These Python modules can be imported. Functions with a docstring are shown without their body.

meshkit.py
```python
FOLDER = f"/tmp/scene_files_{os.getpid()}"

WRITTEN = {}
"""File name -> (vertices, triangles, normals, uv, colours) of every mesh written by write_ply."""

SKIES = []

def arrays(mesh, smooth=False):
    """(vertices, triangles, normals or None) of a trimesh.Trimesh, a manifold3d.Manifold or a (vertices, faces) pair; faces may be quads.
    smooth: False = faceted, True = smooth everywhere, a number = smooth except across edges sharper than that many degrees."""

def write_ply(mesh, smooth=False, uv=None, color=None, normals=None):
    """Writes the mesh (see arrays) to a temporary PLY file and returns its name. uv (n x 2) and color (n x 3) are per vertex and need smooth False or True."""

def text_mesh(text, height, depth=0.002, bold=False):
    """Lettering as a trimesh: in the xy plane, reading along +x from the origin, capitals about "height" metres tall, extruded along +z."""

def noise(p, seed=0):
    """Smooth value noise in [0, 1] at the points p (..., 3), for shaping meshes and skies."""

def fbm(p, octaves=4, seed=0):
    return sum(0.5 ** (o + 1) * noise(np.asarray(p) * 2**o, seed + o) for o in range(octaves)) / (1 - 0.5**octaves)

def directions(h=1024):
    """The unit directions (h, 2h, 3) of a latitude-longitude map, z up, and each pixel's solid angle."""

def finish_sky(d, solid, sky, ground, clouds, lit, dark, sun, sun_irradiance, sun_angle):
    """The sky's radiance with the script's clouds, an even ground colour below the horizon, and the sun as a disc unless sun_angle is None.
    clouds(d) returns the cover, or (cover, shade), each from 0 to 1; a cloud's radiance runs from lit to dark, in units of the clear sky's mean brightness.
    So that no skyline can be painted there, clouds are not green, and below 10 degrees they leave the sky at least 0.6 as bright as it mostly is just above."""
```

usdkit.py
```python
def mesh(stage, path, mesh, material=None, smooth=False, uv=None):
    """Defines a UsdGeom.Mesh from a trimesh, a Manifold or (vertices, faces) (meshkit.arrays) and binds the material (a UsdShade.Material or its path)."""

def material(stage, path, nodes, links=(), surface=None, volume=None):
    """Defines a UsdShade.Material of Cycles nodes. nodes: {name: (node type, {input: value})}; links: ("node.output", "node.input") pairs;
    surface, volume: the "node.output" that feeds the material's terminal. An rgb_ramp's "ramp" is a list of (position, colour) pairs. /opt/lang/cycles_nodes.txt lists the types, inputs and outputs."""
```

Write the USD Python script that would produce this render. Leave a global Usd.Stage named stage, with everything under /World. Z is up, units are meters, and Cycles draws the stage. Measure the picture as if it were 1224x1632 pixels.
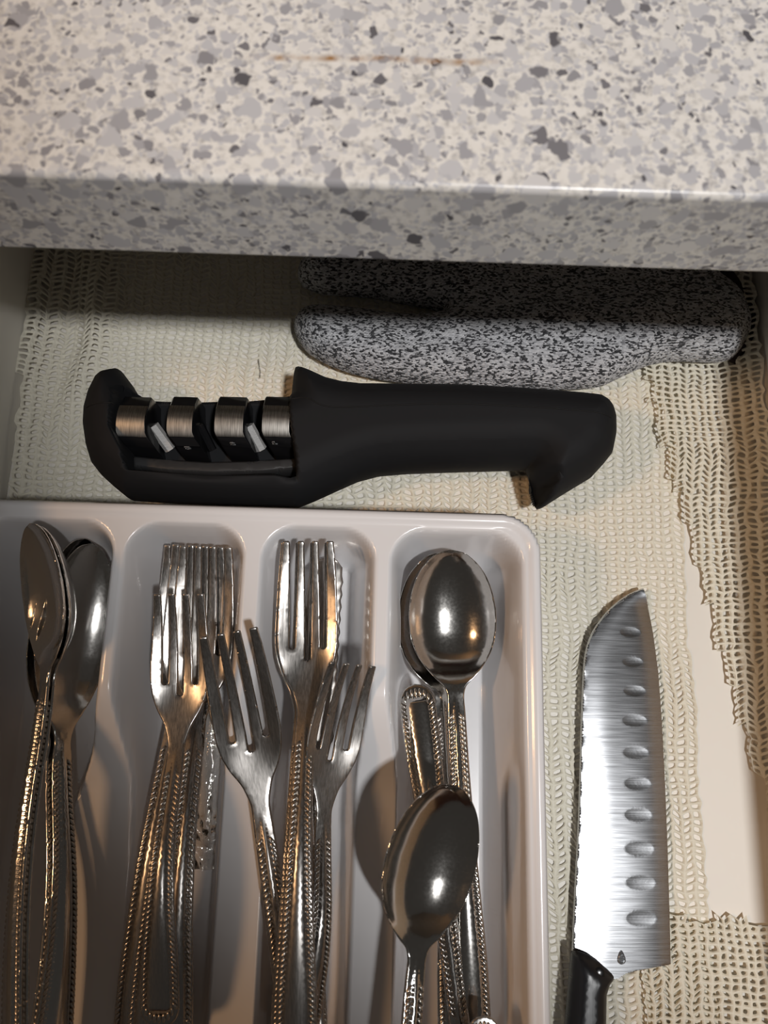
import math, random
import numpy as np, trimesh, shapely, usdkit, meshkit
from shapely.geometry import Polygon, LineString, Point
from shapely.ops import unary_union
from scipy.spatial import Delaunay
from scipy.interpolate import CubicSpline, PchipInterpolator
from pxr import Usd, UsdGeom, UsdLux, UsdShade, Gf, Sdf, Vt

random.seed(7)
rng = np.random.default_rng(7)
stage = Usd.Stage.CreateInMemory()
UsdGeom.SetStageUpAxis(stage, UsdGeom.Tokens.z)
UsdGeom.SetStageMetersPerUnit(stage, 1.0)
UsdGeom.Xform.Define(stage, '/World')
UsdGeom.Scope.Define(stage, '/World/Looks')
MM = 0.001

# ---------------------------------------------------------------- camera
# The origin lies on the drawer floor, straight below the lens; x runs along the counter, y towards it, z up.
CAM_H = 0.363
FPX = 1226.0
PITCH, ROLL, YAW = math.radians(13.43), math.radians(4.27), math.radians(-2.67)


def camera_axes():
    cp, sp = math.cos(PITCH), math.sin(PITCH)
    f, u, r = np.array([0, sp, -cp]), np.array([0, cp, sp]), np.array([1.0, 0, 0])
    cr, sr = math.cos(ROLL), math.sin(ROLL)
    r, u = cr * r + sr * u, -sr * r + cr * u
    cy, sy = math.cos(YAW), math.sin(YAW)
    z = np.array([[cy, -sy, 0], [sy, cy, 0], [0, 0, 1]])
    return z @ np.stack([r, u, -f], 1)


AX = camera_axes()
cam = UsdGeom.Camera.Define(stage, '/World/Camera')
m = np.eye(4)
m[:3, :3] = AX.T
m[3, :3] = (0, 0, CAM_H)
cam.AddTransformOp().Set(Gf.Matrix4d(m.tolist()))
cam.CreateHorizontalApertureAttr(25.96)
cam.CreateVerticalApertureAttr(25.96 * 1632 / 1224)
cam.CreateFocalLengthAttr(25.96 * FPX / 1224)
cam.CreateFStopAttr(10.0)
cam.CreateFocusDistanceAttr(0.335)
cam.CreateExposureAttr(0.14)


def at(px, py, z):
    """The point (mm) of the horizontal plane at height z (mm) that a measured point of the photograph lies on."""
    d = AX @ np.array([(px - 612) / FPX, -(py - 816) / FPX, -1.0])
    return d[:2] / -d[2] * (CAM_H * 1000 - z)


def outline(pts, z):
    return np.array([at(x, y, z) for x, y in pts])


# ---------------------------------------------------------------- lights: a white ceiling lamp in front, a warm lamp behind the counter edge
def lamp(name, pos, radius, color, power):
    s = UsdLux.SphereLight.Define(stage, '/World/' + name)
    s.AddTranslateOp().Set(Gf.Vec3d(*pos))
    s.CreateRadiusAttr(radius)
    s.CreateColorAttr(Gf.Vec3f(*color))
    s.CreateIntensityAttr(power)
    return s


KEY = np.array([0.50, -0.42, 1.85])
WARM = np.array([-0.88, -0.02, 1.08])
key = lamp('ceiling_spot', KEY, 0.07, (0.985, 0.985, 0.985), 430.0)
AIM = np.array([0.330, 0.310, 0.0])                                            # a recessed spot aimed at the counter: its beam ends across the tray
z_ = (KEY - AIM) / np.linalg.norm(KEY - AIM)
x_ = np.cross((0, 1.0, 0), z_)
x_ /= np.linalg.norm(x_)
m = np.eye(4)
m[:3, :3] = np.stack([x_, np.cross(z_, x_), z_])
m[3, :3] = KEY
UsdGeom.Xformable(key).ClearXformOpOrder()
UsdGeom.Xformable(key).MakeMatrixXform().Set(Gf.Matrix4d(m.tolist()))
sh = UsdLux.ShapingAPI.Apply(key.GetPrim())
sh.CreateShapingConeAngleAttr(15.5)
sh.CreateShapingConeSoftnessAttr(0.18)
lamp('warm_lamp', WARM, 0.09, (1.0, 0.57, 0.28), 40.0)
dome = UsdLux.DomeLight.Define(stage, '/World/room_glow')
dome.CreateColorAttr(Gf.Vec3f(1.0, 0.92, 0.84))
dome.CreateIntensityAttr(0.011)

# ---------------------------------------------------------------- materials
LK = '/World/Looks/'


def mat(name, nodes, links=(), surface='p.BSDF'):
    return usdkit.material(stage, LK + name, nodes, links, surface=surface)


def plain(name, color, rough, **kw):
    return mat(name, {'p': ('principled_bsdf', {'base_color': color, 'roughness': rough, **kw})})


def noisy(name, color, rough, scale, height, stretch=(1, 1, 1), detail=3.0, **kw):
    return mat(name, {'g': ('geometry', {}), 'm': ('mapping', {'scale': stretch}),
                      'n': ('noise_texture', {'scale': scale, 'detail': detail}),
                      'b': ('bump', {'distance': height, 'strength': 1.0}),
                      'p': ('principled_bsdf', {'base_color': color, 'roughness': rough, **kw})},
               [('g.position', 'm.vector'), ('m.vector', 'n.vector'), ('n.fac', 'b.height'), ('b.normal', 'p.normal')])


def steel(name, color, rough, stretch, scale, height):
    return mat(name, {'t': ('texture_coordinate', {}), 'm': ('mapping', {'scale': stretch}),
                      'n': ('noise_texture', {'scale': scale, 'detail': 3.0}),
                      'r': ('map_range', {'from_min': 0.25, 'from_max': 0.75, 'to_min': rough * 0.85, 'to_max': rough * 1.18}),
                      'b': ('bump', {'distance': height, 'strength': 1.0}),
                      'p': ('principled_bsdf', {'base_color': color, 'metallic': 1.0})},
               [('t.object', 'm.vector'), ('m.vector', 'n.vector'), ('n.fac', 'r.value'), ('r.result', 'p.roughness'), ('n.fac', 'b.height'), ('b.normal', 'p.normal')])


M_STEEL = steel('cutlery_steel', (0.47, 0.445, 0.42), 0.27, (1, 0.12, 1), 1600, 0.0000015)
M_POLISH = steel('polished_steel', (0.64, 0.62, 0.59), 0.14, (1, 1, 1), 900, 0.000002)
M_ROPE = plain('rope_steel', (0.60, 0.56, 0.51), 0.22, metallic=1.0)
M_BLADE = steel('blade_steel', (0.50, 0.51, 0.53), 0.20, (0.03, 1, 0.03), 2200, 0.0000005)
M_CHROME = steel('chrome', (0.74, 0.71, 0.66), 0.29, (1, 0.06, 0.06), 2500, 0.000004)
M_TRAY = plain('tray_plastic', (0.82, 0.81, 0.82), 0.22, specular_ior_level=0.55, coat_weight=0.35, coat_roughness=0.06)
M_BLACK = noisy('black_rubber', (0.0115, 0.0118, 0.0132), 0.72, 2500, 0.00003, specular_ior_level=0.22)
M_BLACKGLOSS = plain('black_plastic', (0.008, 0.008, 0.009), 0.22)
M_RAIL = plain('rail_plastic', (0.030, 0.030, 0.031), 0.33)
M_SEAM = plain('seam_black', (0.002, 0.002, 0.002), 0.8)
M_DIGIT = plain('digit_grey', (0.11, 0.11, 0.112), 0.4)
M_HANDLE = noisy('knife_handle_black', (0.010, 0.010, 0.012), 0.33, 900, 0.00003, (1, 0.1, 1))
M_ROD = noisy('grey_ceramic', (0.42, 0.41, 0.40), 0.45, 1200, 0.0002)
M_DRAWER = noisy('drawer_laminate', (0.80, 0.765, 0.70), 0.5, 700, 0.00002)
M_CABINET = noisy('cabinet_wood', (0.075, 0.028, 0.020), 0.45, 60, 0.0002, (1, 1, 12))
M_NET = noisy('net_foam', (0.76, 0.72, 0.60), 0.6, 1200, 0.00012)
M_HEM = noisy('dark_hem', (0.018, 0.010, 0.011), 0.9, 900, 0.0005)
M_FLOOR = noisy('room_floor', (0.16, 0.12, 0.09), 0.5, 9, 0.0004)
M_WALL = noisy('room_wall', (0.45, 0.42, 0.38), 0.8, 90, 0.0003)
M_FILM = mat('clear_film', {'f': ('fresnel', {'IOR': 1.5}), 'a': ('transparent_bsdf', {'color': (0.93, 0.92, 0.90)}),
                            'n': ('noise_texture', {'scale': 160.0, 'detail': 3.0}), 'ge': ('geometry', {}),
                            'b': ('bump', {'distance': 0.003, 'strength': 0.7}),
                            'g': ('glossy_bsdf', {'roughness': 0.12, 'color': (0.95, 0.93, 0.9)}),
                            'k': ('math', {'math_type': 'multiply_add', 'value2': 0.9, 'value3': 0.10}),
                            'x': ('mix_closure', {})},
             [('ge.position', 'n.vector'), ('n.fac', 'b.height'), ('b.normal', 'g.normal'), ('f.fac', 'k.value1'), ('k.value', 'x.fac'), ('a.BSDF', 'x.closure1'), ('g.BSDF', 'x.closure2')], 'x.closure')
M_WATER = plain('water', (0.95, 0.97, 1.0), 0.02, transmission_weight=1.0, ior=1.33)
# heather knit: pale yarn with black flecks in slanted stitch rows
M_KNIT = mat('heather_knit', {
    't': ('geometry', {}), 'm': ('mapping', {'scale': (0.62, 1.25, 1.0), 'rotation': (0.0, 0.0, 0.45)}),
    'v': ('voronoi_texture', {'scale': 1150.0, 'randomness': 0.85}),
    'n': ('noise_texture', {'scale': 160.0, 'detail': 3.0}),
    's': ('separate_color', {}),
    'a': ('math', {'math_type': 'multiply_add', 'value2': 0.35, 'value3': -0.13}),
    'c': ('math', {'math_type': 'add'}),
    'r': ('rgb_ramp', {'ramp': [(0.0, (0.025, 0.026, 0.029)), (0.33, (0.05, 0.05, 0.055)), (0.47, (0.40, 0.40, 0.42)), (1.0, (0.66, 0.66, 0.68))]}),
    'b': ('bump', {'distance': 0.0007, 'strength': 0.9, 'invert': True}),
    'p': ('principled_bsdf', {'roughness': 0.9, 'sheen_weight': 0.15})},
    [('t.position', 'm.vector'), ('m.vector', 'v.vector'), ('t.position', 'n.vector'), ('v.color', 's.color'), ('n.fac', 'a.value1'), ('s.r', 'c.value1'), ('a.value', 'c.value2'),
     ('c.value', 'r.fac'), ('r.color', 'p.base_color'), ('v.distance', 'b.height'), ('b.normal', 'p.normal')])


def quartz():
    """Engineered quartz: grey, pale blue and dark chips of several sizes in a cream binder, with a rusty stain line."""
    N = {'g': ('geometry', {}), 'w': ('noise_texture', {'scale': 260.0, 'detail': 2.0}),
         'wv': ('vector_math', {'math_type': 'multiply_add', 'vector2': (0.0045, 0.0045, 0.0045)}),
         'bn': ('noise_texture', {'scale': 420.0, 'detail': 3.0}),
         'br': ('rgb_ramp', {'ramp': [(0.30, (0.50, 0.50, 0.50)), (0.42, (0.74, 0.735, 0.71)), (0.52, (0.86, 0.855, 0.82)), (0.75, (0.90, 0.895, 0.87))]})}
    L = [('g.position', 'w.vector'), ('w.color', 'wv.vector1'), ('g.position', 'wv.vector3'), ('g.position', 'bn.vector'), ('bn.fac', 'br.fac')]
    last = 'br.color'
    greys = [(0.0, (0.10, 0.10, 0.115)), (0.04, (0.20, 0.20, 0.22)), (0.10, (0.36, 0.365, 0.395)), (0.30, (0.48, 0.49, 0.525)), (0.6, (0.58, 0.595, 0.63)), (0.85, (0.68, 0.69, 0.71)), (1.0, (0.78, 0.78, 0.77))]
    for k, (sc, size, keep) in enumerate(((560.0, 0.85, 0.75), (330.0, 0.88, 0.66), (180.0, 0.85, 0.50))):
        N |= {f'v{k}': ('voronoi_texture', {'scale': sc, 'randomness': 1.0}), f's{k}': ('separate_color', {}),
              f'r{k}': ('rgb_ramp', {'ramp': greys}),
              f'th{k}': ('math', {'math_type': 'multiply', 'value2': size}),
              f'df{k}': ('math', {'math_type': 'subtract'}),
              f'mk{k}': ('map_range', {'from_min': 0.0, 'from_max': 0.09, 'clamp': True}),
              f'kp{k}': ('math', {'math_type': 'less_than', 'value2': keep}),
              f'mm{k}': ('math', {'math_type': 'multiply'}),
              f'mx{k}': ('mix', {'mix_type': 'mix'})}
        L += [('wv.vector', f'v{k}.vector'), (f'v{k}.color', f's{k}.color'), (f's{k}.r', f'r{k}.fac'), (f's{k}.g', f'th{k}.value1'),
              (f'th{k}.value', f'df{k}.value1'), (f'v{k}.distance', f'df{k}.value2'), (f'df{k}.value', f'mk{k}.value'),
              (f's{k}.b', f'kp{k}.value1'), (f'mk{k}.result', f'mm{k}.value1'), (f'kp{k}.value', f'mm{k}.value2'),
              (f'mm{k}.value', f'mx{k}.fac'), (last, f'mx{k}.color1'), (f'r{k}.color', f'mx{k}.color2')]
        last = f'mx{k}.color'
    p0, p1 = at(385, 88, 180) * MM, at(800, 100, 180) * MM
    N |= {'xyz': ('separate_xyz', {}), 'sn': ('noise_texture', {'scale': 60.0, 'detail': 4.0}),
          'sl': ('math', {'math_type': 'multiply_add', 'value2': float((p1[1] - p0[1]) / (p1[0] - p0[0])), 'value3': float(p0[1] - p0[0] * (p1[1] - p0[1]) / (p1[0] - p0[0]) - 0.0015)}),
          'sj': ('math', {'math_type': 'multiply_add', 'value2': 0.003}),
          'sd': ('math', {'math_type': 'subtract'}), 'sa': ('math', {'math_type': 'absolute'}),
          'sm': ('map_range', {'from_min': 0.0016, 'from_max': 0.0003, 'clamp': True}),
          'xa': ('map_range', {'from_min': float(p0[0]), 'from_max': float(p0[0]) + 0.012, 'clamp': True}),
          'xb': ('map_range', {'from_min': float(p1[0]), 'from_max': float(p1[0]) - 0.006, 'clamp': True}),
          'sn2': ('noise_texture', {'scale': 210.0, 'detail': 3.0}),
          'sp': ('map_range', {'from_min': 0.40, 'from_max': 0.66, 'to_min': 0.10, 'to_max': 1.0, 'clamp': True}),
          'q1': ('math', {'math_type': 'multiply'}), 'q2': ('math', {'math_type': 'multiply'}), 'q3': ('math', {'math_type': 'multiply'}),
          'st': ('mix', {'mix_type': 'mix', 'color2': (0.36, 0.185, 0.055)}),
          'p': ('principled_bsdf', {'roughness': 0.28, 'specular_ior_level': 0.5})}
    L += [('g.position', 'xyz.vector'), ('g.position', 'sn.vector'), ('g.position', 'sn2.vector'), ('xyz.x', 'sl.value1'), ('sn.fac', 'sj.value1'), ('sl.value', 'sj.value3'),
          ('xyz.y', 'sd.value1'), ('sj.value', 'sd.value2'), ('sd.value', 'sa.value1'), ('sa.value', 'sm.value'), ('xyz.x', 'xa.value'), ('xyz.x', 'xb.value'),
          ('sn2.fac', 'sp.value'), ('sm.result', 'q1.value1'), ('xa.result', 'q1.value2'), ('q1.value', 'q2.value1'), ('xb.result', 'q2.value2'), ('q2.value', 'q3.value1'), ('sp.result', 'q3.value2'),
          ('q3.value', 'st.fac'), (last, 'st.color1'), ('st.color', 'p.base_color')]
    return mat('quartz', N, L)


M_QUARTZ = quartz()

# ---------------------------------------------------------------- scene helpers
used = {}


def numbered(parent, name):
    k = used.get((parent, name), 0)
    used[(parent, name)] = k + 1
    return f'{parent}/{name}' + (f'_{k:03d}' if k else '')


def tag(prim, label=None, cat=None, group=None, kind=None):
    for key, v in (('label', label), ('category', cat), ('group', group), ('kind', kind)):
        if v:
            prim.SetCustomDataByKey(key, v)
    return prim


def thing(name, label, cat, group=None, matrix=None):
    x = UsdGeom.Xform.Define(stage, numbered('/World', name))
    x.AddTransformOp().Set(Gf.Matrix4d(np.asarray(matrix if matrix is not None else np.eye(4)).T.tolist()))
    return tag(x.GetPrim(), label, cat, group)


def again(first, label, group, matrix):
    """Another thing like the first one: its parts by an internal reference."""
    r = UsdGeom.Xform.Define(stage, numbered('/World', first.GetName())).GetPrim()
    r.GetReferences().AddInternalReference(first.GetPath())
    r.SetInstanceable(True)
    UsdGeom.Xformable(r).ClearXformOpOrder()
    UsdGeom.Xformable(r).MakeMatrixXform().Set(Gf.Matrix4d(np.asarray(matrix).T.tolist()))
    was = first.GetCustomData()
    return tag(r, label, was['category'], group or was.get('group'))


def part(parent, name, mesh, material, smooth=False, label=None, kind=None, scale=MM):
    """One mesh (mm) under a thing or a part, or under /World."""
    base = '/World' if parent is None else str(parent.GetPath())
    v, f = (mesh.vertices, mesh.faces) if hasattr(mesh, 'vertices') else mesh
    p = usdkit.mesh(stage, numbered(base, name), (np.asarray(v) * scale, f), material, smooth=smooth).GetPrim()
    return tag(p, label, kind=kind)


def box(x0, x1, y0, y1, z0, z1, bevel=0.0):
    if not bevel:
        b = trimesh.creation.box((x1 - x0, y1 - y0, z1 - z0))
        b.apply_translation(((x0 + x1) / 2, (y0 + y1) / 2, (z0 + z1) / 2))
        return b
    pts = []
    for sx, sy, sz in np.ndindex(2, 2, 2):
        c = np.array([(x0, x1)[sx], (y0, y1)[sy], (z0, z1)[sz]], float)
        s = np.array([1 - 2 * sx, 1 - 2 * sy, 1 - 2 * sz]) * bevel
        for k in range(3):
            q = s.copy()
            q[k] = 0
            pts.append(c + q)
    return trimesh.convex.convex_hull(np.array(pts))


def join(ms):
    return trimesh.util.concatenate(list(ms))


def ring_points(poly, step):
    out = []
    for g in getattr(poly, 'geoms', [poly]):
        if g.is_empty:
            continue
        for r in (g.exterior, *g.interiors):
            n = max(int(r.length / step), 6)
            out += [r.interpolate(i / n, normalized=True).coords[0] for i in range(n)]
    return np.array(out) if out else np.zeros((0, 2))


def pillow(poly, top, bottom, step, rim=0.8, rings=(0.15, 0.5, 1.1, 2.0), extra=None):
    """A closed body over a plan outline: top(x, y, d) and bottom(x, y, d) give its heights, d the distance from the outline, where both must meet."""
    poly = poly.buffer(0)
    b = ring_points(poly, rim)
    pts, nb = [b], len(b)
    for r in rings:
        pts.append(ring_points(poly.buffer(-r), max(rim, min(step, rim + r * 0.3))))
    x0, y0, x1, y1 = poly.bounds
    gx, gy = np.meshgrid(np.arange(x0, x1, step), np.arange(y0, y1, step * 0.87))
    gx[1::2] += step / 2
    g = np.stack([gx.ravel(), gy.ravel()], 1)
    inner = poly.buffer(-(rings[-1] + step * 0.4 if rings else step * 0.6))
    if not inner.is_empty:
        pts.append(g[shapely.contains_xy(inner, g[:, 0], g[:, 1])])
    if extra is not None:
        pts.append(extra)
    p = np.vstack(pts)
    p = p[np.sort(np.unique(np.round(p, 4), axis=0, return_index=True)[1])]
    tri = Delaunay(p).simplices
    c = p[tri].mean(1)
    tri = tri[shapely.contains_xy(poly, c[:, 0], c[:, 1])]
    area = (p[tri[:, 1], 0] - p[tri[:, 0], 0]) * (p[tri[:, 2], 1] - p[tri[:, 0], 1]) - (p[tri[:, 1], 1] - p[tri[:, 0], 1]) * (p[tri[:, 2], 0] - p[tri[:, 0], 0])
    tri = tri[np.abs(area) > 1e-6]
    area = area[np.abs(area) > 1e-6]
    tri[area < 0] = tri[area < 0][:, ::-1]
    d = shapely.distance(poly.boundary, shapely.points(p))
    d[d < 1e-3] = 0
    zt, zb = top(p[:, 0], p[:, 1], d), bottom(p[:, 0], p[:, 1], d)
    n = len(p)
    e = np.sort(np.vstack([tri[:, [0, 1]], tri[:, [1, 2]], tri[:, [2, 0]]]), axis=1)
    key, cnt = np.unique(e[:, 0] * n + e[:, 1], return_counts=True)
    edge = key[cnt == 1]
    onb = np.zeros(n, bool)
    onb[np.unique(np.concatenate([edge // n, edge % n]))] = True
    low = np.where(onb, np.arange(n), np.arange(n) + n)
    zt = np.where(onb, (zt + zb) / 2, zt)
    v = np.vstack([np.column_stack([p, zt]), np.column_stack([p, zb])])
    m = trimesh.Trimesh(v, np.vstack([tri, low[tri][:, ::-1]]), process=False)
    m.remove_unreferenced_vertices()
    return m


def dome_profile(d, r, h):
    t = np.clip(d / r, 0, 1)
    return h * np.sqrt(np.clip(1 - (1 - t) ** 2, 0, 1))



def tube(points, radii, sides=8, up=(0, 0, 1.0)):
    p = np.asarray(points, float)
    t = np.gradient(p, axis=0)
    t /= np.linalg.norm(t, axis=1, keepdims=True) + 1e-12
    a = np.cross(t, np.where(np.abs(t[:, 2:]) < 0.9, [0, 0, 1.0], [1.0, 0, 0]))
    a /= np.linalg.norm(a, axis=1, keepdims=True) + 1e-12
    b, ang = np.cross(t, a), np.arange(sides) * 2 * np.pi / sides
    v = p[:, None] + np.broadcast_to(radii, (len(p),))[:, None, None] * (np.cos(ang)[None, :, None] * a[:, None] + np.sin(ang)[None, :, None] * b[:, None])
    i, j = np.meshgrid(np.arange(len(p) - 1), np.arange(sides), indexing='ij')
    q = np.stack([i * sides + j, i * sides + (j + 1) % sides, (i + 1) * sides + (j + 1) % sides, (i + 1) * sides + j], -1).reshape(-1, 4)
    f = np.vstack([q[:, [0, 1, 2]], q[:, [0, 2, 3]]])
    v = v.reshape(-1, 3)
    n = len(v)
    v = np.vstack([v, p[0], p[-1]])
    s = np.arange(sides)
    f = np.vstack([f, np.column_stack([np.full(sides, n), (s + 1) % sides, s]), np.column_stack([np.full(sides, n + 1), n - sides + s, n - sides + (s + 1) % sides])])
    return v, f


def smoothstep(t):
    t = np.clip(t, 0, 1)
    return t * t * (3 - 2 * t)


# ---------------------------------------------------------------- the setting and the cabinetry
def structure(name, mesh, material):
    return tag(part(None, name, mesh, material), kind='structure')


structure('floor', box(-1800, 1800, -1800, 800, -780, -740), M_FLOOR)
structure('wall_back', box(-1800, 1800, 760, 800, -740, 1900), M_WALL)

EDGE_Y, UNDER, TOP = 135.0, 142.0, 180.0
prof = Polygon([(EDGE_Y, UNDER), (760, UNDER), (760, TOP), (EDGE_Y, TOP)]).buffer(-2.2).buffer(2.2, quad_segs=8)
c = np.array(prof.exterior.coords)[:-1]
top_mesh = trimesh.creation.extrude_polygon(prof, 2000, engine='earcut')
top_mesh.vertices = np.column_stack([top_mesh.vertices[:, 2] - 1000, top_mesh.vertices[:, 0], top_mesh.vertices[:, 1]])
top_mesh.fix_normals()
o = part(None, 'countertop', top_mesh, M_QUARTZ, smooth=35)
tag(o, 'speckled grey and cream quartz countertop with a rusty stain line, over the open drawer', 'countertop')

WL, WR = -178.0, 189.0
YB, YF = 330.0, -320.0
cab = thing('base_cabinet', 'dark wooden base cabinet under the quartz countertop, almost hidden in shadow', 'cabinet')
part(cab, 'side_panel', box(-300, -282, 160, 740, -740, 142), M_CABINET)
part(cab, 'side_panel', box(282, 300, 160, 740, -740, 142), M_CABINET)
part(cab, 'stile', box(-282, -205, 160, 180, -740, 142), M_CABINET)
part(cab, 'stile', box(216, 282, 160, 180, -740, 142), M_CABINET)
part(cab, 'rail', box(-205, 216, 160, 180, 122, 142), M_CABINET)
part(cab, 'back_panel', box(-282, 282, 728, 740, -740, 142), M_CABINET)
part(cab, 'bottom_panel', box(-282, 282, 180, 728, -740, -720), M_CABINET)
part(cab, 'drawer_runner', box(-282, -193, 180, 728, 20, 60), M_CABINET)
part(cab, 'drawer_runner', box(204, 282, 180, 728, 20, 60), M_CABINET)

drw = thing('drawer', 'open cream kitchen drawer lined with netting, holding the cutlery tray', 'drawer')
part(drw, 'drawer_bottom', box(WL - 13, WR + 13, YF, YB, -12, 0), M_DRAWER)
part(drw, 'side_panel', box(WL - 13, WL, YF, YB, 0, 100, 1.0), M_DRAWER)
part(drw, 'side_panel', box(WR, WR + 13, YF, YB, 0, 100, 1.0), M_DRAWER)
part(drw, 'back_panel', box(WL, WR, YB - 13, YB, 0, 95, 1.0), M_DRAWER)
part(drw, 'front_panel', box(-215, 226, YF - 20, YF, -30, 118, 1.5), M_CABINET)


# ---------------------------------------------------------------- knitted net liners
def lattice(x0, x1, y0, y1, height, keep, px=4.7, py=3.05, seed=1, strand=0.42, thick=1.0):
    """A foam net of slanted meshes: every mesh is a hole with rounded strands about it, in columns that lean by turns left and right."""
    r = np.random.default_rng(seed)
    nx, ny = int((x1 - x0) / px), int((y1 - y0) / py)
    I, J = np.meshgrid(np.arange(nx + 1), np.arange(ny + 1), indexing='ij')
    gx, gy = x0 + I * px, y0 + J * py
    wob = np.stack([gx, gy, gx * 0], -1)
    gx = gx + 7.0 * (meshkit.fbm(wob / 60, 3, seed) - 0.5) + 0.9 * r.uniform(-1, 1, gx.shape)
    gy = gy + 7.0 * (meshkit.fbm(wob / 55 + 9, 3, seed + 5) - 0.5) + 0.55 * r.uniform(-1, 1, gy.shape)
    lean = np.clip((meshkit.noise(np.stack([gx / 26, gy / 17, gx * 0], -1), seed + 3) - 0.30) * 3.2, -0.5, 1.5)
    gy = gy + np.where(I % 2 == 0, 1.0, -1.0) * 1.15 * lean
    G = np.stack([gx, gy], -1)
    a, b, c_, d = G[:-1, :-1], G[1:, :-1], G[1:, 1:], G[:-1, 1:]
    out = np.stack([a, (a + b) / 2, b, (b + c_) / 2, c_, (c_ + d) / 2, d, (d + a) / 2], 2).reshape(-1, 8, 2)
    mid = out.mean(1)
    ok = keep(mid[:, 0], mid[:, 1])
    out, mid = out[ok], mid[ok]
    n = len(out)
    w = strand + r.uniform(-0.10, 0.13, (n, 1, 1))
    corner = np.tile(np.array([0.10, 0, 0.10, 0, 0.10, 0, 0.10, 0.0]), (n, 1))[:, :, None]
    r1 = out + (mid[:, None] - out) * (w * 0.62 + corner * 0.7)
    r2 = out + (mid[:, None] - out) * (w * 1.0 + corner)
    rings = np.stack([out, r1, r2], 1)
    z = height(rings[..., 0], rings[..., 1])
    z = z + np.array([thick, thick * 0.72, 0.08])[None, :, None]
    V = np.concatenate([rings, z[..., None]], -1).reshape(-1, 3)
    s = np.arange(8)
    s1 = (s + 1) % 8
    f = []
    for k in (0, 1):
        f.append(np.column_stack([k * 8 + s, k * 8 + s1, (k + 1) * 8 + s1]))
        f.append(np.column_stack([k * 8 + s, (k + 1) * 8 + s1, (k + 1) * 8 + s]))
    f = np.vstack(f)
    F = (f[None] + (np.arange(n) * 24)[:, None, None]).reshape(-1, 3)
    key, inv = np.unique(np.round(V * 50).astype(np.int64), axis=0, return_inverse=True)
    W = np.zeros((len(key), 3))
    W[inv.ravel()] = V
    F = inv.ravel()[F]
    F = F[(F[:, 0] != F[:, 1]) & (F[:, 1] != F[:, 2]) & (F[:, 0] != F[:, 2])]
    return W, F


def floor_wave(x, y):
    p = np.stack([x / 38, y / 38, x * 0], -1)
    z = 1.3 * np.clip(meshkit.fbm(p, 2, 4) - 0.35, 0, 1)
    left = np.clip((WL + 26 - x) / 26, 0, 1)                                    # creeps a little up the left wall at the back
    z = z + 9 * left ** 2 * smoothstep((y - 60) / 60)
    z = z + 5.0 * np.exp(-((x + 150 - 6 * np.sin(y / 23)) / 7) ** 2) * smoothstep((y - 110) / 40)    # a fold
    return z


def main_keep(x, y):
    right = 150 + 0.6 * np.sin(y / 7)
    return (x > WL + 1.5) & (x < right) & (y > -285) & (y < 312)


o = part(None, 'shelf_liner', lattice(WL - 6, 160, -290, 315, floor_wave, main_keep, seed=11), M_NET, smooth=True)
tag(o, 'cream netted shelf liner spread over the drawer floor under tray and sharpener', 'shelf liner')


def strip_left(y):
    return np.where(y > 28, 161 - (y - 28) * 0.2, 161 + (28 - y) * 0.22)


def strip_height(x, y):
    p = np.stack([x / 24, y / 30, x * 0], -1)
    rise = np.clip((x - 166 - np.clip((40 - y) / 14, 0, 6)) / (WR - 166), 0, 1)
    lap = smoothstep((154 - x) / 6)
    return 0.4 + 1.6 * meshkit.fbm(p, 2, 8) + 15 * rise ** 1.5 + 1.4 * lap + 1.0


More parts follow.
